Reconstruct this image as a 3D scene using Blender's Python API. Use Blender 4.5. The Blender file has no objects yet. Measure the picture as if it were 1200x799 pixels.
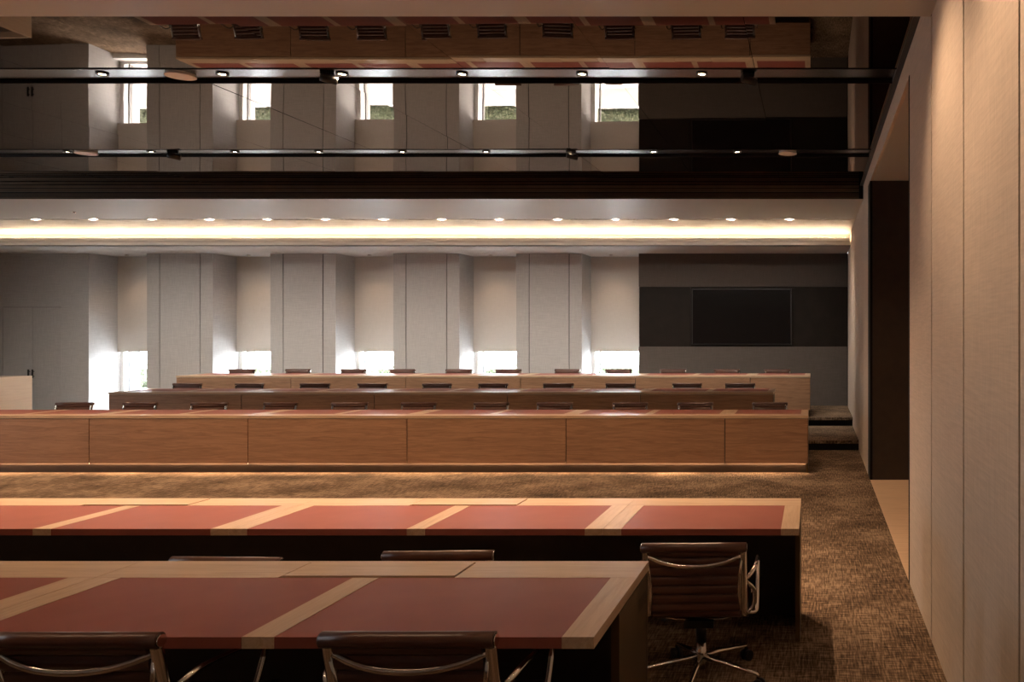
import bpy, bmesh, math, random
from mathutils import Vector, Matrix
random.seed(7)
S = bpy.context.scene
C = S.collection

# ------------------------------------------------------------------ camera, world, exposure
cam_d = bpy.data.cameras.new('camera'); cam = bpy.data.objects.new('camera', cam_d); C.objects.link(cam)
cam.location = (0, 0, 1.82); cam.rotation_euler = (math.pi/2, 0, 0)
cam_d.sensor_width = 36.0; cam_d.lens = 28.5
cam_d.shift_x = -0.2946; cam_d.shift_y = -0.00875
cam_d.clip_start = 0.05; cam_d.clip_end = 300
S.camera = cam

W = bpy.data.worlds.new('world'); S.world = W; W.use_nodes = True
bg = W.node_tree.nodes['Background']
bg.inputs[0].default_value = (0.86, 0.93, 1.0, 1); bg.inputs[1].default_value = 25.0

S.view_settings.view_transform = 'Standard'; S.view_settings.look = 'None'
S.view_settings.gamma = 1.0; S.view_settings.exposure = 1.3
S.view_settings.use_curve_mapping = False

WARM = (1.0, 0.65, 0.40)
P_SLOT1, P_SLOT2, P_NEAR, P_FAR, P_WIN, P_ALC, P_WASH = 165, 64, 11, 80, 8, 28, 34

def portal(name, loc, rot, sx, sy):
    l = bpy.data.lights.new(name, 'AREA'); l.shape = 'RECTANGLE'; l.size = sx; l.size_y = sy; l.cycles.is_portal = True
    o = bpy.data.objects.new(name, l); C.objects.link(o); o.location = loc; o.rotation_euler = rot
portal('window_portal', (-20.21, 7.0, 1.71), (0, -math.pi/2, 0), 3.2, 0.6)  # portal of the added left window
for xc in (-14.36, -11.8, -9.27, -6.72, -4.2): portal('window_portal', (xc, 17.63, 1.75), (-math.pi/2, 0, 0), 1.2, 3.4)
# ------------------------------------------------------------------ materials
def mat(name, col, rough=0.5, metal=0.0, spec=0.5, bump=None, emis=None, coat=0.0):
    m = bpy.data.materials.new(name); m.use_nodes = True
    b = m.node_tree.nodes['Principled BSDF']
    b.inputs['Base Color'].default_value = (*col, 1); b.inputs['Roughness'].default_value = rough
    b.inputs['Metallic'].default_value = metal; b.inputs['Specular IOR Level'].default_value = spec
    b.inputs['Coat Weight'].default_value = coat
    if emis:
        b.inputs['Emission Color'].default_value = (*emis[0], 1); b.inputs['Emission Strength'].default_value = emis[1]
    return m
def nd(m, t, **kw):
    n = m.node_tree.nodes.new(t)
    for k, v in kw.items():
        if k in n.inputs.keys(): n.inputs[k].default_value = v
        else: setattr(n, k, v)
    return n
def ln(m, a, ao, b, bi): m.node_tree.links.new(a.outputs[ao], b.inputs[bi])
def coords(m, scale, rnd=True):
    tc = nd(m, 'ShaderNodeTexCoord'); mp = nd(m, 'ShaderNodeMapping'); mp.inputs['Scale'].default_value = scale
    ln(m, tc, 'Object', mp, 'Vector')
    if rnd:
        oi = nd(m, 'ShaderNodeObjectInfo'); mu = nd(m, 'ShaderNodeMath', operation='MULTIPLY'); mu.inputs[1].default_value = 37.0
        ln(m, oi, 'Random', mu, 0); cb = nd(m, 'ShaderNodeCombineXYZ')
        for i in range(3): ln(m, mu, 0, cb, i)
        ln(m, cb, 0, mp, 'Location')
    return mp
def ramp(m, stops):
    r = nd(m, 'ShaderNodeValToRGB'); e = r.color_ramp.elements
    e[0].position, e[0].color = stops[0][0], (*stops[0][1], 1); e[1].position, e[1].color = stops[-1][0], (*stops[-1][1], 1)
    for p, c in stops[1:-1]:
        k = e.new(p); k.color = (*c, 1)
    return r
def wood(name, dark, light, axis='x', rough=0.42):
    m = mat(name, light, rough); b = m.node_tree.nodes['Principled BSDF']
    sc = {'x': (1.1, 14, 14), 'y': (14, 1.1, 14), 'z': (14, 14, 1.1)}[axis]
    mp = coords(m, sc)
    n1 = nd(m, 'ShaderNodeTexNoise', Scale=1.6, Detail=6.0, Roughness=0.62, Distortion=1.2); ln(m, mp, 0, n1, 'Vector')
    mp2 = coords(m, tuple(4*s if s > 2 else 2*s for s in sc))
    n2 = nd(m, 'ShaderNodeTexNoise', Scale=3.0, Detail=3.0, Roughness=0.7); ln(m, mp2, 0, n2, 'Vector')
    mx = nd(m, 'ShaderNodeMath', operation='MULTIPLY_ADD'); mx.inputs[1].default_value = 0.45
    ln(m, n2, 0, mx, 0); ln(m, n1, 0, mx, 2)
    r = ramp(m, [(0.48, dark), (0.66, tuple((a+c)/2 for a, c in zip(dark, light))), (0.85, light)])
    ln(m, mx, 0, r, 0); ln(m, r, 0, b, 'Base Color')
    bp = nd(m, 'ShaderNodeBump', Strength=0.08, Distance=0.003); ln(m, mx, 0, bp, 'Height'); ln(m, bp, 0, b, 'Normal')
    return m
def fabric(name, col, var=0.18, scale=110.0):
    m = mat(name, col, 0.85, spec=0.15); b = m.node_tree.nodes['Principled BSDF']
    a = coords(m, (scale, scale, scale*0.05)); c = coords(m, (scale*0.05, scale*0.05, scale))
    n1 = nd(m, 'ShaderNodeTexNoise', Scale=1.0, Detail=2.0); n2 = nd(m, 'ShaderNodeTexNoise', Scale=1.0, Detail=2.0)
    ln(m, a, 0, n1, 'Vector'); ln(m, c, 0, n2, 'Vector')
    ad = nd(m, 'ShaderNodeMath', operation='ADD'); ln(m, n1, 0, ad, 0); ln(m, n2, 0, ad, 1)
    hf = nd(m, 'ShaderNodeMath', operation='MULTIPLY'); hf.inputs[1].default_value = 0.5; ln(m, ad, 0, hf, 0)
    r = ramp(m, [(0.35, tuple(x*(1-var) for x in col)), (0.65, tuple(min(1, x*(1+var)) for x in col))])
    ln(m, hf, 0, r, 0); ln(m, r, 0, b, 'Base Color')
    bp = nd(m, 'ShaderNodeBump', Strength=0.25, Distance=0.002); ln(m, hf, 0, bp, 'Height'); ln(m, bp, 0, b, 'Normal')
    return m
def carpet(name):
    m = mat(name, (0.2, 0.13, 0.08), 0.95, spec=0.1); b = m.node_tree.nodes['Principled BSDF']
    a = coords(m, (95, 8, 20), False); c = coords(m, (8, 95, 20), False); p = coords(m, (1.6, 1.6, 1.6), False)
    n1 = nd(m, 'ShaderNodeTexNoise', Scale=1.0, Detail=3.0, Roughness=0.6); ln(m, a, 0, n1, 'Vector')
    n2 = nd(m, 'ShaderNodeTexNoise', Scale=1.0, Detail=3.0, Roughness=0.6); ln(m, c, 0, n2, 'Vector')
    n3 = nd(m, 'ShaderNodeTexNoise', Scale=1.0, Detail=3.0); ln(m, p, 0, n3, 'Vector')
    ad = nd(m, 'ShaderNodeMath', operation='ADD'); ln(m, n1, 0, ad, 0); ln(m, n2, 0, ad, 1)
    a2 = nd(m, 'ShaderNodeMath', operation='MULTIPLY_ADD'); a2.inputs[1].default_value = 0.7; ln(m, n3, 0, a2, 0); ln(m, ad, 0, a2, 2)
    sc = nd(m, 'ShaderNodeMath', operation='MULTIPLY'); sc.inputs[1].default_value = 0.37; ln(m, a2, 0, sc, 0)
    r = ramp(m, [(0.41, (0.034, 0.023, 0.016)), (0.5, (0.132, 0.088, 0.056)), (0.59, (0.33, 0.24, 0.165))])
    ln(m, sc, 0, r, 0); ln(m, r, 0, b, 'Base Color')
    bp = nd(m, 'ShaderNodeBump', Strength=0.6, Distance=0.006); ln(m, ad, 0, bp, 'Height'); ln(m, bp, 0, b, 'Normal')
    return m
def speckle(name, c1, c2, scale, rough, metal=0.0):
    m = mat(name, c1, rough, metal); b = m.node_tree.nodes['Principled BSDF']
    mp = coords(m, (scale,)*3); n = nd(m, 'ShaderNodeTexNoise', Scale=1.0, Detail=5.0); ln(m, mp, 0, n, 'Vector')
    r = ramp(m, [(0.35, c1), (0.65, c2)]); ln(m, n, 0, r, 0); ln(m, r, 0, b, 'Base Color')
    return m

M = {}
M['oak_x'] = wood('oak_grain_along', (0.19, 0.098, 0.053), (0.34, 0.195, 0.112), 'x')
M['oak_top'] = wood('pale_oak_band', (0.36, 0.24, 0.15), (0.50, 0.36, 0.24), 'x', 0.38)
M['oak_top_y'] = wood('pale_oak_strip', (0.36, 0.24, 0.15), (0.50, 0.36, 0.24), 'y', 0.38)
M['pale_wood'] = wood('pale_lectern_wood', (0.72, 0.60, 0.47), (0.80, 0.68, 0.54), 'y')
M['floor_wood'] = wood('alcove_floor_wood', (0.50, 0.34, 0.22), (0.64, 0.46, 0.31), 'x', 0.35)
M['pad'] = speckle('red_leather_pad', (0.232, 0.070, 0.054), (0.252, 0.079, 0.061), 6, 0.42)
M['pad'].node_tree.nodes['Principled BSDF'].inputs['Specular IOR Level'].default_value = .14
M['dark_panel'] = speckle('dark_brown_laminate', (0.020, 0.012, 0.008), (0.028, 0.017, 0.011), 8, 0.4)
M['bronze'] = speckle('dark_bronze_panel', (0.10, 0.066, 0.030), (0.125, 0.082, 0.038), 5, 0.33, 0.75)
M['black'] = mat('black_metal', (0.008, 0.007, 0.007), 0.35)
M['black_matte'] = mat('black_matte', (0.006, 0.005, 0.005), 0.7, spec=0.2)
M['wall_linen'] = fabric('beige_linen_wall', (0.59, 0.505, 0.425), 0.10)
M['wall_grey'] = fabric('warm_grey_linen_wall', (0.42, 0.41, 0.40), 0.10)
M['wall_dark'] = fabric('dark_taupe_linen_wall', (0.090, 0.076, 0.066), 0.12)
M['band_dark'] = speckle('dark_tv_niche', (0.012, 0.009, 0.007), (0.016, 0.011, 0.009), 4, 0.5)
M['band_dark'].node_tree.nodes['Principled BSDF'].inputs['Specular IOR Level'].default_value = .12
M['soffit'] = speckle('beige_soffit', (0.47, 0.45, 0.425), (0.49, 0.47, 0.445), 1.5, 0.38)
M['white_ceiling'] = speckle('pale_ceiling', (0.56, 0.54, 0.53), (0.58, 0.56, 0.55), 2, 0.5)
M['mirror'] = speckle('dark_mirror', (0.21, 0.175, 0.148), (0.22, 0.183, 0.155), 0.5, 0.012, 1.0)
M['mirror'].node_tree.nodes['Principled BSDF'].inputs['Specular Tint'].default_value = (.62, .56, .52, 1)
M['slot_gloss'] = speckle('slot_gloss_black', (0.20, 0.19, 0.19), (0.21, 0.20, 0.20), 2, 0.2, 1.0)
M['louvre'] = speckle('dark_bronze_louvre', (0.16, 0.12, 0.085), (0.19, 0.14, 0.10), 4, 0.3, 0.8)
M['carpet'] = carpet('brown_woven_carpet')
M['leather'] = speckle('brown_leather', (0.068, 0.027, 0.017), (0.085, 0.035, 0.022), 14, 0.32)
M['alu'] = speckle('polished_aluminium', (0.72, 0.68, 0.64), (0.80, 0.76, 0.72), 9, 0.14, 1.0)
M['blind'] = fabric('beige_blind', (0.58, 0.55, 0.515), 0.05, 160)
M['frame_white'] = mat('window_frame_white', (0.75, 0.75, 0.74), 0.4)
M['frame_grey'] = mat('window_frame_grey', (0.25, 0.25, 0.25), 0.4)
M['screen'] = mat('tv_screen', (0.006, 0.005, 0.005), 0.22, spec=0.2)
M['disc'] = mat('white_disc', (0.9, 0.88, 0.85), 0.5)
M['paving'] = speckle('pale_paving', (0.62, 0.61, 0.59), (0.72, 0.71, 0.69), 3, 0.8)
M['wall_out'] = speckle('white_planter_wall', (0.7, 0.7, 0.68), (0.76, 0.76, 0.74), 3, 0.8)
M['hedge'] = speckle('hedge_leaf', (0.03, 0.05, 0.02), (0.26, 0.29, 0.18), 22, 0.5)
M['lamp'] = mat('lamp_lens', (1, 0.9, 0.8), 0.4, emis=((1, 0.72, 0.45), 30))
M['lamp_dim'] = mat('lamp_lens_small', (1, 0.9, 0.8), 0.4, emis=((1, 0.78, 0.55), 3))
M['led'] = mat('warm_led', (1, 0.9, 0.8), 0.4, emis=((1.0, 0.72, 0.45), 30))
M['led_desk'] = mat('warm_led_desk', (1, 0.9, 0.8), 0.4, emis=((1.0, 0.62, 0.34), 45))
def stone(name):
    m = mat(name, (.7, .62, .54), .3); b = m.node_tree.nodes['Principled BSDF']
    mp = coords(m, (.5, 1.6, 1)); n = nd(m, 'ShaderNodeTexNoise', Scale=1.3, Detail=5.0, Distortion=1.6); ln(m, mp, 0, n, 'Vector')
    r = ramp(m, [(.40, (.66, .58, .50)), (.485, (.64, .55, .46)), (.50, (.40, .30, .22)), (.515, (.66, .58, .49)), (.7, (.72, .65, .57))]); ln(m, n, 0, r, 0); ln(m, r, 0, b, 'Base Color')
    return m
M['stone'] = stone('pale_veined_stone')
# glass pane: mostly clear with a weak mirror layer
g = bpy.data.materials.new('window_glass'); g.use_nodes = True
nt = g.node_tree; nt.nodes.remove(nt.nodes['Principled BSDF'])
tr = nt.nodes.new('ShaderNodeBsdfTransparent'); gl = nt.nodes.new('ShaderNodeBsdfGlossy'); gl.inputs['Roughness'].default_value = 0.02
mx = nt.nodes.new('ShaderNodeMixShader'); mx.inputs[0].default_value = 0.06
nt.links.new(tr.outputs[0], mx.inputs[1]); nt.links.new(gl.outputs[0], mx.inputs[2]); nt.links.new(mx.outputs[0], nt.nodes['Material Output'].inputs[0])
M['glass'] = g

# ------------------------------------------------------------------ helpers
class MB:
    def __init__(s): s.v = []; s.f = []; s.sm = []
    def box(s, x0, x1, y0, y1, z0, z1):
        n = len(s.v)
        s.v += [(x0,y0,z0),(x1,y0,z0),(x1,y1,z0),(x0,y1,z0),(x0,y0,z1),(x1,y0,z1),(x1,y1,z1),(x0,y1,z1)]
        for f in ((0,3,2,1),(4,5,6,7),(0,1,5,4),(1,2,6,5),(2,3,7,6),(3,0,4,7)): s.f.append(tuple(n+i for i in f)); s.sm.append(False)
        return s
    def tube(s, pts, rx, rz=None, n=8, closed=False, up=(0,0,1), caps=True, smooth=True):
        """sweep an ellipse (half widths rx across, rz along 'up') along pts; radii may be lists"""
        pts = [Vector(p) for p in pts]; K = len(pts); base = len(s.v); up = Vector(up)
        for i, p in enumerate(pts):
            a = pts[(i-1) % K] if (closed or i > 0) else p; b = pts[(i+1) % K] if (closed or i < K-1) else p
            t = (b-a).normalized(); side = t.cross(up)
            if side.length < 1e-4: side = t.cross(Vector((0,1,0)))
            side.normalize(); u = side.cross(t).normalized()
            r1 = rx[i] if isinstance(rx, (list, tuple)) else rx
            r2 = r1 if rz is None else (rz[i] if isinstance(rz, (list, tuple)) else rz)
            for k in range(n):
                an = 2*math.pi*(k+0.5)/n
                s.v.append(tuple(p + side*math.cos(an)*r1 + u*math.sin(an)*r2))
        for i in range(K if closed else K-1):
            for k in range(n):
                a = base+i*n+k; b = base+i*n+(k+1) % n; j = (i+1) % K
                s.f.append((a, b, base+j*n+(k+1) % n, base+j*n+k)); s.sm.append(smooth and n > 4)
        if caps and not closed:
            s.f.append(tuple(base+k for k in range(n))[::-1]); s.sm.append(False)
            s.f.append(tuple(base+(K-1)*n+k for k in range(n))); s.sm.append(False)
        return s
    def disc(s, c, r, h, n=20, axis='z', r2=None):
        c = Vector(c); d = {'z': Vector((0,0,h)), 'x': Vector((h,0,0)), 'y': Vector((0,h,0))}[axis]
        return s.tube([c, c+d], [r, r if r2 is None else r2], None, n, up=(0,1,0) if axis != 'y' else (0,0,1))
    def build(s, name, material, parent=None, loc=None):
        me = bpy.data.meshes.new(name); me.from_pydata(s.v, [], s.f)
        me.polygons.foreach_set('use_smooth', s.sm); me.materials.append(M[material])
        bm = bmesh.new(); bm.from_mesh(me); bmesh.ops.recalc_face_normals(bm, faces=bm.faces); bm.to_mesh(me); bm.free()
        o = bpy.data.objects.new(name, me); C.objects.link(o)
        if parent: o.parent = parent
        if loc: o.location = loc
        return o
def B(name, m, parent, *b): return MB().box(*b).build(name, m, parent)
def tag(o, label=None, cat=None, group=None, kind=None):
    for k, v in (('label', label), ('category', cat), ('group', group), ('kind', kind)):
        if v: o[k] = v
    return o
def thing(name, label, cat, loc=(0,0,0), rz=0.0, group=None):
    o = bpy.data.objects.new(name, None); C.objects.link(o); o.location = loc; o.rotation_euler = (0, 0, rz)
    o.empty_display_size = 0.1
    return tag(o, label, cat, group)
def struct(name, label, *boxes, m='soffit'):
    b = MB()
    for x in boxes: b.box(*x)
    return tag(b.build(name, m), label, kind='structure')
def copy_tree(o, parent=None):
    c = o.copy(); C.objects.link(c); c.parent = parent
    for ch in [x for x in o.children]: copy_tree(ch, c)
    return c
def spline(pts, n):
    pts = [Vector(p) for p in pts]; out = []
    P = [pts[0]*2-pts[1]] + pts + [pts[-1]*2-pts[-2]]
    for i in range(1, len(P)-2):
        for k in range(n):
            t = k/n; a, b, c, d = P[i-1], P[i], P[i+1], P[i+2]
            out.append(0.5*((2*b)+(c-a)*t+(2*a-5*b+4*c-d)*t*t+(3*b-a-3*c+d)*t**3))
    out.append(pts[-1]); return out

# ------------------------------------------------------------------ room dimensions (metres)
XR, XL = 0.695, -20.0          # side walls
YB, YF = -3.0, 16.73           # wall behind the camera, panelled far wall
YW = 17.42                     # blind plane in the window recesses
ZM, ZS, ZL = 3.88, 3.688, 3.44 # mirror ceiling, soffits, low ceiling by the windows
YM0, YM1 = 4.80, 11.36         # mirror coffer
YB0 = 15.16                    # bulkhead with the cove
T1, T2 = 0.15, 0.30

# floors
struct('floor', 'brown woven carpet floor between the desk rows', (XL-.2, XR+.16, YB-.2, 18.0, -0.2, 0), m='carpet')
def tier(name, label, x0, x1, y0, y1, z0, z1, edge):
    o = struct(name, label, (x0, x1, y0, y1, z1-0.045, z1), m='carpet')
    e = 0.03
    B('riser', 'black_matte', o, x0+e, x1, y0+(e if edge == 'near' else 0), y1-(e if edge == 'far' else 0), z0, z1-0.045)
    return o
tier('floor_tier_1', 'carpeted first tier under the middle far desk row', -11.7, XR, 12.47, 18.0 if False else YF, 0, T1, 'near')
tier('floor_tier_2', 'carpeted top tier under the last desk row', -11.7, XR, 14.42, YF, T1, T2, 'near')
tier('floor_tier_3', 'carpeted tier under the nearest desk row', XL, XR, YB, 3.31, 0, T1, 'far')
tier('floor_tier_4', 'carpeted tier on which the viewer stands', XL, XR, YB, 1.2, T1, T2, 'far')

# right wall with its fabric panels and the wide opening
DY0, DY1, ZH = 5.88, 9.97, 3.68
wr = struct('wall_right', 'beige linen panelled wall along the right side',
    (XR+0.02, XR+0.16, YB, DY0, 0, 4.1), (XR+0.02, XR+0.16, DY1, 18.0, 0, 4.1), (XR+0.02, XR+0.16, DY0, DY1, ZH+0.02, 4.1), m='black_matte')
seams = [4.78, 3.76, 2.74, 1.72, 0.70, -0.32, -1.34, -2.36, YB]
a = DY0-0.012
for s_ in seams:
    B('wall_panel', 'wall_linen', wr, XR, XR+0.03, s_+0.012, a-0.012 if a != DY0-0.012 else a, 0.0, ZM-0.005); a = s_
a = DY1+0.36
for k in range(1, 7):
    b_ = min(YF, DY1+0.36+k*1.02)
    B('wall_panel', 'wall_linen', wr, XR, XR+0.03, a+0.009, b_-0.009, 0.0, ZM-0.005); a = b_
B('wall_panel', 'wall_linen', wr, XR, XR+0.03, DY0-0.012, DY1+0.36, ZH, ZM-0.005)
tm = struct('trim_1', 'black metal trim at the far edge of the opening', (XR-0.002, XR+0.03, DY1, DY1+0.355, 0, ZH), m='black_matte')
struct('trim_2', 'black metal trim at the near edge of the opening', (XR-0.003, XR+0.165, DY0-0.012, DY0+0.03, 0, ZH), m='black_matte')
# alcove behind the opening
struct('floor_alcove', 'pale wooden floor inside the opening', (XR+0.0, 2.6, DY0+0.03, DY1-.004, -0.1, 0.004), m='floor_wood')
struct('wall_alcove_far', 'dark brown panelled end wall of the opening', (XR+0.03, 2.6, DY1-.004, DY1+0.1, 0, ZH), m='dark_panel')
struct('wall_alcove_near', 'dark near end wall of the opening', (XR+0.16, 2.6, DY0-0.1, DY0+0.03, 0, ZH), m='wall_linen')
struct('wall_alcove_side', 'brown side wall inside the opening', (2.6, 2.7, DY0-0.1, DY1+0.1, 0, ZH+0.1), m='wall_linen')
struct('ceiling_alcove', 'brown ceiling of the opening', (XR+0.03, 2.6, DY0+.03, DY1-.004, ZH, ZH+0.019), m='soffit')
lw = [(6.7, 7.3)]  # window opening added out of view to let in cool daylight
struct('wall_left', 'grey wall with one added tall window closing the room on the left', (XL-0.2, XL, YB, 18.0, 0, .12), (XL-0.2, XL, YB, 18.0, 3.3, 4.1), (XL-.2, XL, YB, lw[0][0], .12, 3.3), (XL-.2, XL, lw[0][1], 18.0, .12, 3.3), m='wall_grey')
for i, (a, b) in enumerate(lw):
    o = struct('window_%d' % (6+i), 'added window in the left wall', (XL-.15, XL-.05, a, a+.06, .12, 3.3), (XL-.15, XL-.05, b-.06, b, .12, 3.3), (XL-.15, XL-.05, a+.06, b-.06, .12, .18), (XL-.15, XL-.05, a+.06, b-.06, 3.24, 3.3), m='frame_white')
    B('pane', 'glass', o, XL-.105, XL-.095, a+.06, b-.06, .18, 3.24)
struct('wall_behind', 'beige wall behind the viewer', (XL, XR, YB-0.2, YB, 0, 4.1), m='wall_linen')

# far wall: piers, panels, TV wall
piers = [(-13.76, -12.40), (-11.21, -9.865), (-8.675, -7.31), (-6.135, -4.785)]
XT = -3.61; XA = -14.96
cores = [(XL, XA-0.0, YF+0.02, 18.0, 0, ZL)] + [(a+0.0, b-0.0, YF+0.02, 18.0, 0, ZL) for a, b in piers] + [(XT, XR+.022, YF+0.06, 18.0, 0, ZL)]
wb = struct('wall_back', 'far wall of grey linen piers between deep window recesses', *[(x0+.003, x1-.003, y0, y1, z0, z1) for x0, x1, y0, y1, z0, z1 in cores], m='black_matte')
for a, b in piers:
    for x0, x1 in ((a, a+0.262), (a+0.262, b-0.262), (b-0.262, b)):
        i0 = 0 if x0 == a else 0.008; i1 = 0 if x1 == b else 0.008
        B('wall_panel', 'wall_grey', wb, x0+i0, x1-i1, YF, YF+0.03, 0, ZL)
    B('reveal_panel', 'wall_grey', wb, b-0.012, b, YF+0.03, 18.0, 0, ZL)
    B('reveal_panel', 'wall_grey', wb, a, a+0.012, YF+0.03, 18.0, 0, ZL)
B('reveal_panel', 'wall_grey', wb, XA-0.012, XA, YF+0.03, 18.0, 0, ZL)
B('reveal_panel', 'wall_grey', wb, XT, XT+0.012, YF+0.03, 18.0, 0, ZL)
# left stretch with flush double door
dx = (-16.74, -16.125, -15.53); DZ = 2.33
B('wall_panel', 'wall_grey', wb, dx[2]+0.004, XA, YF, YF+0.03, 0, ZL)
B('wall_panel', 'wall_grey', wb, dx[0], dx[2]+0.004, YF, YF+0.03, DZ+0.006, ZL)
x = dx[0]
while x > XL:
    B('wall_panel', 'wall_grey', wb, max(XL, x-1.2)+0.004, x, YF, YF+0.03, 0, ZL); x -= 1.2
d1 = thing('door_1', 'flush grey double door in the far left wall', None); tag(d1, kind='structure')
for i in (0, 1):
    leaf = B('door_leaf', 'wall_grey', d1, dx[i]+0.005, dx[i+1]-0.003, YF+0.002, YF+0.03, 0.01, DZ)
    hx = dx[1]+(-0.05 if i == 0 else 0.035)
    MB().tube([(hx, YF-0.035, 0.87), (hx, YF-0.035, 1.05)], 0.016, None, 8).box(hx-.008, hx+.008, YF-0.03, YF+0.002, 0.9, 0.915).box(hx-.008, hx+.008, YF-0.03, YF+0.002, 1.0, 1.015).build('door_handle', 'black', leaf)
# TV wall panels
B('wall_panel', 'wall_dark', wb, XT+0.0, XR, YF, YF+0.06, 2.755, ZL)
B('wall_panel', 'wall_dark', wb, XT+0.0, XR, YF, YF+0.06, 0, 1.52)
B('niche_panel', 'band_dark', wb, XT+0.0, -2.55, YF+0.03, YF+0.06, 1.525, 2.75)
B('niche_panel', 'band_dark', wb, -2.545, -0.41, YF+0.04, YF+0.06, 1.525, 2.75)
B('niche_panel', 'band_dark', wb, -0.405, XR, YF+0.03, YF+0.06, 1.525, 2.75)

tv = thing('television', 'large black flat screen television on the dark far wall', 'television', (-1.485, YF, 1.555))
fr = MB(); w, h = 1.03, 1.16
for bx in ((-w, w, -.045, .035, 0, .022), (-w, w, -.045, .035, h-.022, h), (-w, -w+.022, -.045, .035, 0, h), (w-.022, w, -.045, .035, 0, h)): fr.box(*bx)
fr.build('bezel', 'black', tv); B('screen', 'screen', tv, -w+.022, w-.022, -.035, -.015, .022, h-.022); B('back_case', 'black_matte', tv, -w+.05, w-.05, -.015, .035, .05, h-.05)

# windows, blinds
gaps = [(XA, piers[0][0]), (piers[0][1], piers[1][0]), (piers[1][1], piers[2][0]), (piers[2][1], piers[3][0]), (piers[3][1], XT)]
ordw = ['leftmost', 'second from the left', 'middle', 'fourth from the left', 'rightmost']
for i, (a, b) in enumerate(gaps):
    wn = MB()
    wn.box(a, b, 17.5, 17.6, 0.10, 0.16).box(a, b, 17.5, 17.6, ZL-.06, ZL).box(a, a+.07, 17.5, 17.6, .16, ZL-.06).box(b-.04, b, 17.5, 17.6, .16, ZL-.06)
    o = tag(wn.build('window_%d' % (i+1), 'frame_white'), 'tall white framed window, %s in the far wall' % ordw[i], kind='structure')
    B('pane', 'glass', o, a+.07, b-.04, 17.545, 17.555, .16, ZL-.06)
    B('mullion', 'frame_grey', o, a+.16, a+.185, 17.51, 17.59, .16, ZL-.06)
    B('window_sill', 'frame_white', o, a, b, 17.3, 17.6, 0.0, 0.10)
    bl = thing('roller_blind', 'beige roller blind half lowered over the %s far window' % ordw[i], 'blind', ((a+b)/2, YW, 1.40), 0, 'roller blinds in the far windows')
    hw = (b-a)/2-.002
    B('blind_fabric', 'blind', bl, -hw, hw, 0, .006, .02, ZL-1.40); B('bottom_bar', 'blind', bl, -hw, hw, -.008, .014, -.005, .02)

# outside
struct('ground_outside', 'pale sunlit paving outside the windows', (-40, 20, 18.0, 19.6, -.2, .02), m='paving')
struct('ground_garden', 'pale ground beyond the hedge', (-60, 40, 20.9, 60, -.2, .02), m='paving')
struct('wall_outside', 'low white planter wall outside the windows', (-40, 20, 19.6, 19.75, -.2, .46), m='wall_out')
struct('ground_planter', 'soil bed behind the low planter wall', (-40, 20, 19.75, 20.9, -.2, .40), m='dark_panel')
hd = thing('hedge', 'clipped green hedge growing outside behind the far windows', 'hedge', (-9.5, 20.25, .40))
b = MB()
for k in range(26):
    x0 = -9.0+k*0.7; b.box(x0, x0+.7, -.34+random.uniform(-.03, .03), .34, 0, .52+random.uniform(-.04, .04))
b.build('branches', 'hedge', hd)
b = MB()
for k in range(9000):
    x = random.uniform(-9.0, 9.2); f = random.random()
    if f < .55: p = Vector((x, -.36+random.uniform(-.05, .03), random.uniform(.02, .6)))
    else: p = Vector((x, random.uniform(-.38, .38), .56+random.uniform(-.05, .08)))
    a1 = Vector((random.gauss(0,1), random.gauss(0,1), random.gauss(0,1))).normalized()*.035
    a2 = a1.cross(Vector((random.gauss(0,1), random.gauss(0,1), random.gauss(0,1)))).normalized()*.02
    n = len(b.v); b.v += [tuple(p-a1), tuple(p+a2), tuple(p+a1), tuple(p-a2)]; b.f.append((n, n+1, n+2, n+3)); b.sm.append(False)
tag(b.build('leaf', 'hedge', hd), kind='stuff')

# ------------------------------------------------------------------ ceiling
ce = struct('ceiling', 'ceiling slab with soffits, mirror coffer and lit cove', (XL, XR+.16, YB, 18.0, 4.08, 4.2), m='black_matte')
B('soffit', 'soffit', ce, XL, XR-0.003, YB, YM0, ZS, 3.86)
B('soffit', 'soffit', ce, XL, XR-0.003, YM1+.02, 13.42, ZS, 3.86)
x_ = XR-.003
for xn in (-4.05, -8.85, -13.65, -18.45, XL):
    B('cove_panel', 'stone', ce, xn+.003, x_-.003, 13.50, 15.66, ZS, 3.86); x_ = xn
B('shadow_gap', 'black_matte', ce, XL, XR-0.003, 13.42, 13.50, ZS+.05, 3.86)
# coffer far side: bronze slats
B('coffer_side', 'black_matte', ce, XL, XR, YM1, YM1+.02, ZS-.001, ZM+.1)
for z0, z1, dd in ((ZS+.004, ZS+.030, .006), (ZS+.040, ZS+.052, .012), (ZS+.064, ZS+.074, .012), (ZS+.092, ZS+.138, .016), (ZS+.150, ZS+.186, .006)):
    B('louvre_slat', 'louvre', ce, XL, XR-.06, YM1-dd, YM1, z0, z1)
B('coffer_side', 'black_matte', ce, XL, XR, YM0-.02, YM0, ZS+.001, ZM+.1)
B('mirror_edge_trim', 'black', ce, XR-.045, XR-.002, YM0, YM1, ZM-.012, ZM+.05)
# light slots
slots = [(6.35, 6.70), (9.16, 9.52)]
for y0, y1 in slots:
    B('slot_top', 'slot_gloss', ce, XL, XR-.045, y0, y1, ZM+.022, ZM+.07)
    B('slot_side', 'black_matte', ce, XL, XR-.045, y0-.012, y0, ZM-.004, ZM+.07)
    B('slot_side', 'black_matte', ce, XL, XR-.045, y1, y1+.012, ZM-.004, ZM+.07)
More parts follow.
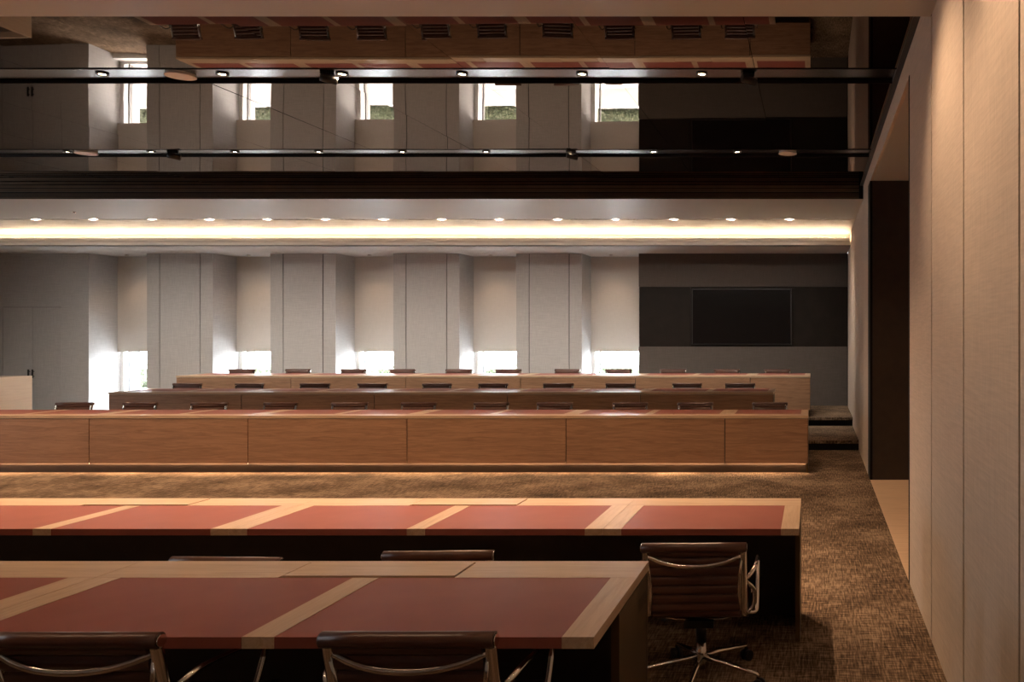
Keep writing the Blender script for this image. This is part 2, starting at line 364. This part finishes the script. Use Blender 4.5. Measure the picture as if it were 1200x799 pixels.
# mirror panels: thin, very slightly bowed and tilted sheets
rows = [(YM0, slots[0][0]-.012), (slots[0][1]+.012, slots[1][0]-.012), (slots[1][1]+.012, YM1-.001)]
x1 = XR-.045; first = True
xs = [XR-.045, -0.46]
while xs[-1] > XL: xs.append(xs[-1]-1.135)
for y0, y1 in rows:
    for i in range(len(xs)-1):
        a, b_ = max(XL, xs[i+1])+.002, xs[i]-.002
        N = 8; me = MB(); tx, ty = random.uniform(-.0018, .0018), random.uniform(-.0016, .0016); bw = random.uniform(.0000, .0008); bw2 = random.uniform(-.0004, .0010); ph = random.uniform(-.4, .4)
        for j in range(N+1):
            for k in range(N+1):
                u, v = k/N, j/N
                z = ZM + tx*(u-.5)*(b_-a) + ty*(v-.5)*(y1-y0) + bw*math.sin(math.pi*(u+ph)) + bw2*math.sin(math.pi*v)*(0.5+u)
                me.v.append((a+(b_-a)*u, y0+(y1-y0)*v, z))
        for j in range(N):
            for k in range(N):
                q = j*(N+1)+k; me.f.append((q, q+N+1, q+N+2, q+1)); me.sm.append(True)
        n = len(me.v); me.v += [(a, y0, ZM+.03), (b_, y0, ZM+.03), (b_, y1, ZM+.03), (a, y1, ZM+.03)]; me.f.append((n, n+1, n+2, n+3)); me.sm.append(False)
        L = lambda j, k: j*(N+1)+k
        for k in range(N):
            pass
        ob = me.build('mirror_panel', 'mirror', ce)
# bulkhead with the warm cove
B('bulkhead', 'soffit', ce, XL, XR-.02, YB0+.02, YB0+.16, ZL, 3.50)
for z0, z1, dd in ((3.445, 3.468, 0.0), (3.478, 3.505, .01), (3.513, 3.525, .014), (3.532, 3.585, .02)):
    B('bulkhead_moulding', 'soffit', ce, XL, XR-.02, YB0+dd, YB0+.05, z0, z1)
B('bulkhead_back', 'black_matte', ce, XL, XR-.02, YB0+.045, YB0+.06, ZL, 3.58)
B('cove_back', 'soffit', ce, XL, XR-.003, 15.62, 15.66, ZL+.02, ZS)
B('cove_floor', 'soffit', ce, XL, XR-.003, YB0+.06, 15.63, 3.50, 3.515)
B('led_strip', 'led', ce, XL, XR-.02, YB0+.062, YB0+.085, 3.572, 3.590)
B('low_ceiling', 'white_ceiling', ce, XL, XR-.003, YB0+.02, 18.0, ZL, ZL+.02)

# ------------------------------------------------------------------ downlights
def spot(name, loc, power, parent=None, size=1.9, blend=0.7, rad=0.035, col=WARM):
    l = bpy.data.lights.new(name, 'SPOT'); l.energy = power; l.color = col; l.spot_size = size; l.spot_blend = blend; l.shadow_soft_size = rad
    o = bpy.data.objects.new(name, l); C.objects.link(o); o.location = loc
    if parent: o.parent = parent
    return o
def downlight(x, y, z, power, label, group, r=0.045, size=1.9, blend=.7, tilt=0.0, lean=0.0, col=WARM):
    t = thing('downlight', label, 'downlight', (x, y, z), 0, group)
    ring = MB(); K = 20
    for rr, zz in ((r, 0), (r, -.012), (r*.72, -.012), (r*.62, 0)):
        ring.v += [(rr*math.cos(2*math.pi*k/K), rr*math.sin(2*math.pi*k/K), zz) for k in range(K)]
    for j in range(3):
        for k in range(K): ring.f.append((j*K+k, j*K+(k+1) % K, (j+1)*K+(k+1) % K, (j+1)*K+k)); ring.sm.append(True)
    ring.build('trim_ring', 'black' if r > .04 else 'alu', t)
    MB().disc((0, 0, -.004), r*.60, .003, 16).build('lens', 'lamp' if r > .04 else 'lamp_dim', t)
    l_ = spot('lamp', (0, 0, -.03), power, t, size, blend, col=col); l_.rotation_euler = (tilt, lean, 0)
    return t
ordinal = ['first', 'second', 'third', 'fourth', 'fifth', 'sixth', 'seventh', 'eighth', 'ninth', 'tenth', 'eleventh', 'twelfth', 'thirteenth', 'fourteenth', 'fifteenth', 'sixteenth']
for k in range(14):
    downlight(-0.90-.966*k, 6.53, ZM+.022, P_SLOT1, 'round recessed downlight in the nearer ceiling slot, %s from the right wall' % ordinal[k], 'downlights in the nearer ceiling slot', size=1.6, blend=1.0, tilt=-.20)
    downlight(-0.88-.966*k, 9.35, ZM+.022, P_SLOT2, 'round recessed downlight in the farther ceiling slot, %s from the right wall' % ordinal[k], 'downlights in the farther ceiling slot')
for k in range(5):  # row of lamps added out of view to light the front desks
    downlight(-1.2-.977*k*1.0, 2.0, ZS, P_NEAR, 'added downlight in the near soffit above the front desks, %s from the right wall' % ordinal[k], 'added downlights in the near soffit')
for k in range(15):
    downlight(-0.4-.966*k, 13.46, ZS+.05, P_FAR, 'small downlight in the narrow gap of the far soffit, %s from the right wall' % ordinal[k], 'downlights in the far soffit', r=.022, size=2.0, blend=1.0, tilt=.7, col=(1, .88, .76))
for k, y in enumerate((4.2, 2.9, 1.6, .3)):  # lamps added out of view to brighten the near right wall
    downlight(-.30, y, ZS, P_WASH, 'added wall washer in the near soffit beside the right wall, %s from the mirror' % ordinal[k], 'added wall washers in the near soffit', size=1.55, blend=1.0, lean=-.82)
for i, (a, b_) in enumerate(gaps):
    downlight((a+b_)/2-.06, 17.02, ZL, P_WIN, 'small downlight above the %s window recess' % ordw[i], 'downlights over the window recesses', r=.036, size=1.5)
downlight(-11.5, 12.6, ZS, 70, 'added downlight in the far soffit to brighten the lectern', 'downlights in the far soffit', r=.022, size=1.2, lean=.45)  # lamp added only to brighten the lectern side
downlight(1.5, 8.3, ZH, P_ALC, 'small downlight in the ceiling of the opening', 'downlights in the opening', r=.036)

for (x, y, lab) in ((-5.1, 6.53, 'white round ceiling speaker in the nearer black slot'), (-.30, 9.36, 'white round ceiling speaker at the right of the farther slot'), (-8.4, 9.36, 'white round ceiling speaker at the left of the farther slot')):
    t = thing('ceiling_speaker', lab, 'speaker', (x, y, ZM+.022), 0, 'ceiling speakers')
    MB().disc((0, 0, -.022), .10, .022, 28).build('grille', 'disc', t); MB().disc((0, 0, -.026), .106, .006, 28).build('rim', 'disc', t)
for (x, y, lab) in ((-.53, 6.53, 'small black track spotlight near the right of the nearer slot'), (-3.9, 6.5, 'small black track spotlight left of centre in the nearer slot'), (-2.8, 9.36, 'small black track spotlight right of centre in the farther slot'), (-7.4, 9.36, 'small black track spotlight at the left of the farther slot')):
    t = thing('track_spotlight', lab, 'spotlight', (x, y, ZM+.022), .4, 'track spotlights')
    B('bracket', 'black', t, -.05, .05, -.02, .02, -.02, 0)
    MB().tube([(-.05, 0, -.045), (.07, .01, -.06)], [.03, .034], None, 14).build('lamp_head', 'black', t)
    MB().tube([(.0705, .01, -.0602), (.074, .0103, -.0606)], .026, None, 14).build('lens', 'alu', t)

# ------------------------------------------------------------------ desks
PW, SW, BD, TD, TH, TT = .877, .10, .222, .82, .74, .036
def make_desk(pads, ends=(False, False), led=False):
    w = pads*PW+(pads+1)*SW; h = w/2
    t = bpy.data.objects.new('desk', None); C.objects.link(t); t.empty_display_size = .1
    z0, z1 = TH-TT, TH; e = .0012
    bd = MB()
    if pads == 2:
        bd.box(-h+e, -.335, 0, BD, z0, z1).box(.335, h-e, 0, BD, z0, z1).box(-.335, .335, 0, .022, z0, z1)
        bd.build('wood_band', 'oak_top', t)
        B('cable_tray', 'black_matte', t, -.335, .335, .022, BD, z0-.06, z0-.002)
        B('cable_flap', 'oak_top', t, -.327, .327, .027, BD-.020, z0+.012, z1+.0015)
    else:
        bd.box(-h+e, h-e, 0, BD, z0, z1).build('wood_band', 'oak_top', t)
    x = -h
    for k in range(pads+1):
        B('wood_strip', 'oak_top_y', t, x+e, x+SW-(e if k == pads else .0006), BD+.0008, TD, z0, z1); x += SW
        if k < pads:
            B('desk_pad', 'pad', t, x+.0006, x+PW-.0006, BD+.0008, TD, z0+.0004, z1-.0006); x += PW
    B('front_panel', 'oak_x', t, -h+.006, h-.006, .004, .024, .122, z0-.006)
    B('backing_panel', 'dark_panel', t, -h, h, .040, .060, 0, z0)
    B('rail', 'dark_panel', t, -h, h, .06, .20, z0-.05-.06, z0-.06)
    for s, on in ((-1, ends[0]), (1, ends[1])):
        if on:
            x0 = s*(h-.028); B('end_panel', 'bronze', t, min(x0, s*h), max(x0, s*h), .024, .504, 0, z0-.002)
    if led: B('led_strip', 'led_desk', t, -h+.02, h-.02, .028, .038, .1185, .125)
    return t
protos = {}
def desk(key, xc, y, z, rz, label, group):
    if key not in protos: protos[key] = o = make_desk(*key)
    else: o = copy_tree(protos[key])
    o.location = (xc, y, z); o.rotation_euler = (0, 0, rz)
    return tag(o, label, 'desk', group)
U2, U1 = 2*PW+3*SW, PW+2*SW
# far rows face the viewer with their wooden fronts
def row(xr, y, z, layout, rz, led, rowname, group, leftend):
    x = xr
    for i, p in enumerate(layout):
        w = U2 if p == 2 else U1
        ends = [False, False]
        if i == 0: ends[0 if rz else 1] = True
        if i == len(layout)-1 and leftend: ends[1 if rz else 0] = True
        lab = '%s, %s, %s from the right' % ('single oak desk with a red pad' if p == 1 else 'oak desk with two red pads', rowname, ordinal[i])
        desk((p, tuple(ends), led), x-w/2, y, z, rz, lab, group); x -= w
row(-0.07, 10.47, 0, [1, 2, 2, 2, 2, 2], 0, True, 'front far row', 'desks in the front far row', True)
row(-0.626, 12.52, T1, [2]*5, 0, False, 'middle far row', 'desks in the middle far row', True)
row(-0.06, 14.50, T2, [1, 2, 2, 2, 2, 2], 0, False, 'last far row', 'desks in the last far row', True)
row(-0.08, 5.27, 0, [1, 2, 2, 2], math.pi, True, 'second near row', 'desks in the second near row', False)
row(-0.669, 3.293, T1, [2, 2], math.pi, False, 'nearest row', 'desks in the nearest row', False)

# ------------------------------------------------------------------ lectern
lt = thing('lectern', 'pale wooden lectern at the left edge in front of the grey door', 'lectern', (-13.48, 12.36, 0))
B('side_panel', 'pale_wood', lt, .57, .60, 0, 1.0, 0, 1.10); B('side_panel', 'pale_wood', lt, -.60, -.57, 0, 1.0, 0, 1.10)
B('front_panel', 'pale_wood', lt, -.57, .57, 0, .03, 0, 1.10); B('back_panel', 'pale_wood', lt, -.57, .57, .97, 1.0, 0, 1.10)
B('top', 'dark_panel', lt, -.57, .57, .03, .97, .98, 1.01)

# ------------------------------------------------------------------ chairs
def make_chair():
    t = bpy.data.objects.new('office_chair', None); C.objects.link(t); t.empty_display_size = .1
    prof = [(.240, .375), (.236, .402), (.205, .420), (.10, .414), (-.03, .400), (-.13, .396), (-.195, .412), (-.232, .455), (-.258, .54), (-.288, .66), (-.316, .775)]
    path = spline([(0, y, z) for y, z in prof], 9); K = len(path)
    arc = [0]
    for i in range(1, K): arc.append(arc[-1]+(path[i]-path[i-1]).length)
    tot = arc[-1]; nr = 17
    # ribbed leather sling
    sl = MB(); hw = .217; rows_ = []
    for i, p in enumerate(path):
        tg = (path[min(i+1, K-1)]-path[max(i-1, 0)]).normalized(); nrm = Vector((0, -tg.z, tg.y))
        th = .005+.009*abs(math.sin(math.pi*nr*arc[i]/tot))
        rows_.append((p, nrm, th))
    # resample more finely for the ribs
    fine = []
    NF = nr*6
    for q in range(NF+1):
        L = tot*q/NF; i = 0
        while i < K-2 and arc[i+1] < L: i += 1
        f = (L-arc[i])/max(1e-9, arc[i+1]-arc[i]); p = path[i].lerp(path[i+1], f)
        tg = (path[i+1]-path[i]).normalized(); fine.append((p, Vector((0, -tg.z, tg.y)), .004+.012*abs(math.sin(math.pi*nr*q/NF))**.7))
    for p, nrm, th in fine:
        for xx, s in ((-hw, 1), (hw, 1), (hw, -1), (-hw, -1)):
            v = p+nrm*th*s; sl.v.append((xx, v.y, v.z))
    for q in range(NF):
        b = q*4
        for k in range(4): sl.f.append((b+k, b+(k+1) % 4, b+4+(k+1) % 4, b+4+k)); sl.sm.append(False)
    sl.f.append((3, 2, 1, 0)); sl.f.append(tuple(NF*4+k for k in range(4))); sl.sm += [False, False]
    sl.build('leather_sling', 'leather', t)
    # rolls at top and front edge
    top = path[-1]
    roll = MB().tube([(-.252, top.y, top.z), (-.12, top.y-.003, top.z+.001), (0, top.y-.005, top.z+.001), (.12, top.y-.003, top.z+.001), (.252, top.y, top.z)], .024, None, 14).build('top_roll', 'leather', t)
    for s in (-1, 1): MB().disc((s*.252, top.y, top.z), .018, s*.006, 12, 'x').build('end_cap', 'alu', roll)
    MB().tube([(-.245, path[0].y, path[0].z), (.245, path[0].y, path[0].z)], .016, None, 10).build('front_roll', 'leather', t)
    # side rails
    for s in (-1, 1):
        MB().tube([(s*.236, p.y, p.z) for p in path[::2]], .015, .019, 8, up=(1, 0, 0)).build('side_rail', 'alu', t)
        MB().tube([(s*.232, -.312, .735), (s*.218, -.302, .64), (s*.215, -.275, .54), (s*.222, -.245, .45)], .006, .008, 6, up=(1, 0, 0)).build('rail_brace', 'alu', t)
        # armrest loop
        xo = s*.292
        pts = [(s*.245, -.268, .60), (s*.275, -.255, .635), (xo, -.20, .655), (xo, -.05, .645), (xo, .055, .632), (xo, .075, .60), (xo, .03, .50), (xo, -.03, .405), (s*.285, -.06, .375), (s*.245, -.08, .380), (s*.248, -.13, .395), (s*.285, -.16, .45), (s*.285, -.215, .54)]
        MB().tube(spline(pts+[pts[0]], 3)[:-1], .011, .009, 8, closed=True).build('armrest', 'alu', t)
    # back spreader and seat spreaders
    pts = [(s_*.236, -.307-.030*(1-(s_)**2), .738-.050*(1-abs(s_)**2.4)) for s_ in [k/8-1 for k in range(17)]]
    MB().tube(pts, .007, .011, 8).build('back_spreader', 'alu', t)
    for y, z in ((.09, .385), (-.09, .372)):
        MB().tube([(-.238, y, z+.01), (-.12, y, z-.02), (0, y, z-.025), (.12, y, z-.02), (.238, y, z+.01)], .010, .008, 8).build('seat_spreader', 'alu', t)
    MB().box(-.075, .075, -.13, .13, .315, .352).build('tilt_mechanism', 'black', t)
    MB().tube([(.07, .02, .335), (.20, .03, .33), (.25, .03, .325)], [.006, .006, .011], None, 8).tube([(-.07, -.05, .335), (-.2, -.05, .332)], .006, None, 8).build('tilt_lever', 'black', t)
    MB().disc((0, 0, .20), .028, .12, 16).build('gas_sleeve', 'black', t)
    MB().disc((0, 0, .065), .033, .14, 18, r2=.024).build('base_hub', 'alu', t)
    for k in range(5):
        an = math.radians(-24+72*k); c, s = math.cos(an), math.sin(an)
        lg = MB().tube([(.02*c, .02*s, .125), (.12*c, .12*s, .113), (.24*c, .24*s, .095), (.325*c, .325*s, .082), (.335*c, .335*s, .066)], [.020, .016, .013, .011, .010], [.017, .014, .011, .009, .010], 8).build('base_leg', 'alu', t)
        cs = MB()
        for o in (-.016, .016):
            cx, cy = .335*c-s*o, .335*s+c*o
            q = Vector((-s, c, 0))*.010
            cs.tube([Vector((cx, cy, .0295))-q, Vector((cx, cy, .0295))+q], .0295, None, 14)
        cs.tube([(.335*c, .335*s, .03), (.335*c, .335*s, .072)], .007, None, 8)
        cs.build('caster', 'black', lg)
    return t
chair0 = make_chair(); used = [False]
def chair(x, y, z, rz, label, group):
    o = copy_tree(chair0) if used[0] else chair0
    used[0] = True
    o.location = (x, y, z); o.rotation_euler = (0, 0, rz)
    return tag(o, label, 'chair', group)
chair(-1.18, 2.676, T1, 0.0, 'brown leather office chair at the nearest desk, bottom centre of the picture', 'chairs at the nearest desks')
chair(-2.15, 2.67, T1, 0.0, 'brown leather office chair at the nearest desk, bottom left corner', 'chairs at the nearest desks')
chair(-.589, 4.246, 0, 0.03, 'brown ribbed leather office chair on the carpet beside the nearest desk end', 'chairs at the second row of desks')
chair(-1.765, 4.105, 0, 0.04, 'brown office chair mostly hidden behind the nearest desk, centre one', 'chairs at the second row of desks')
chair(-2.66, 4.0, 0, -0.03, 'brown office chair mostly hidden behind the nearest desk, left one', 'chairs at the second row of desks')
r3 = [-10.71, -9.79, -8.75, -7.76, -6.71, -5.73, -4.67, -3.73, -2.66, -1.69, -.64]
r4 = [-10.68, -9.63, -8.49, -7.52, -6.43, -5.47, -4.32, -3.30, -2.18, -1.245]
r5 = [-11.14, -10.07, -8.99, -8.01, -6.905, -5.95, -4.83, -3.79, -2.72, -1.72, -.69]
for xs_, y, z, nm, gp in ((r3, 11.46, 0, 'behind the front far desk row', 'chairs of the front far row'), (r4, 13.51, T1, 'behind the middle far desk row', 'chairs of the middle far row'), (r5, 15.49, T2, 'behind the last far desk row', 'chairs of the last far row')):
    for k, x in enumerate(xs_):
        chair(x, y, z, math.pi+random.uniform(-.10, .10), 'brown leather office chair %s, %s from the left' % (nm, ordinal[k]), gp)
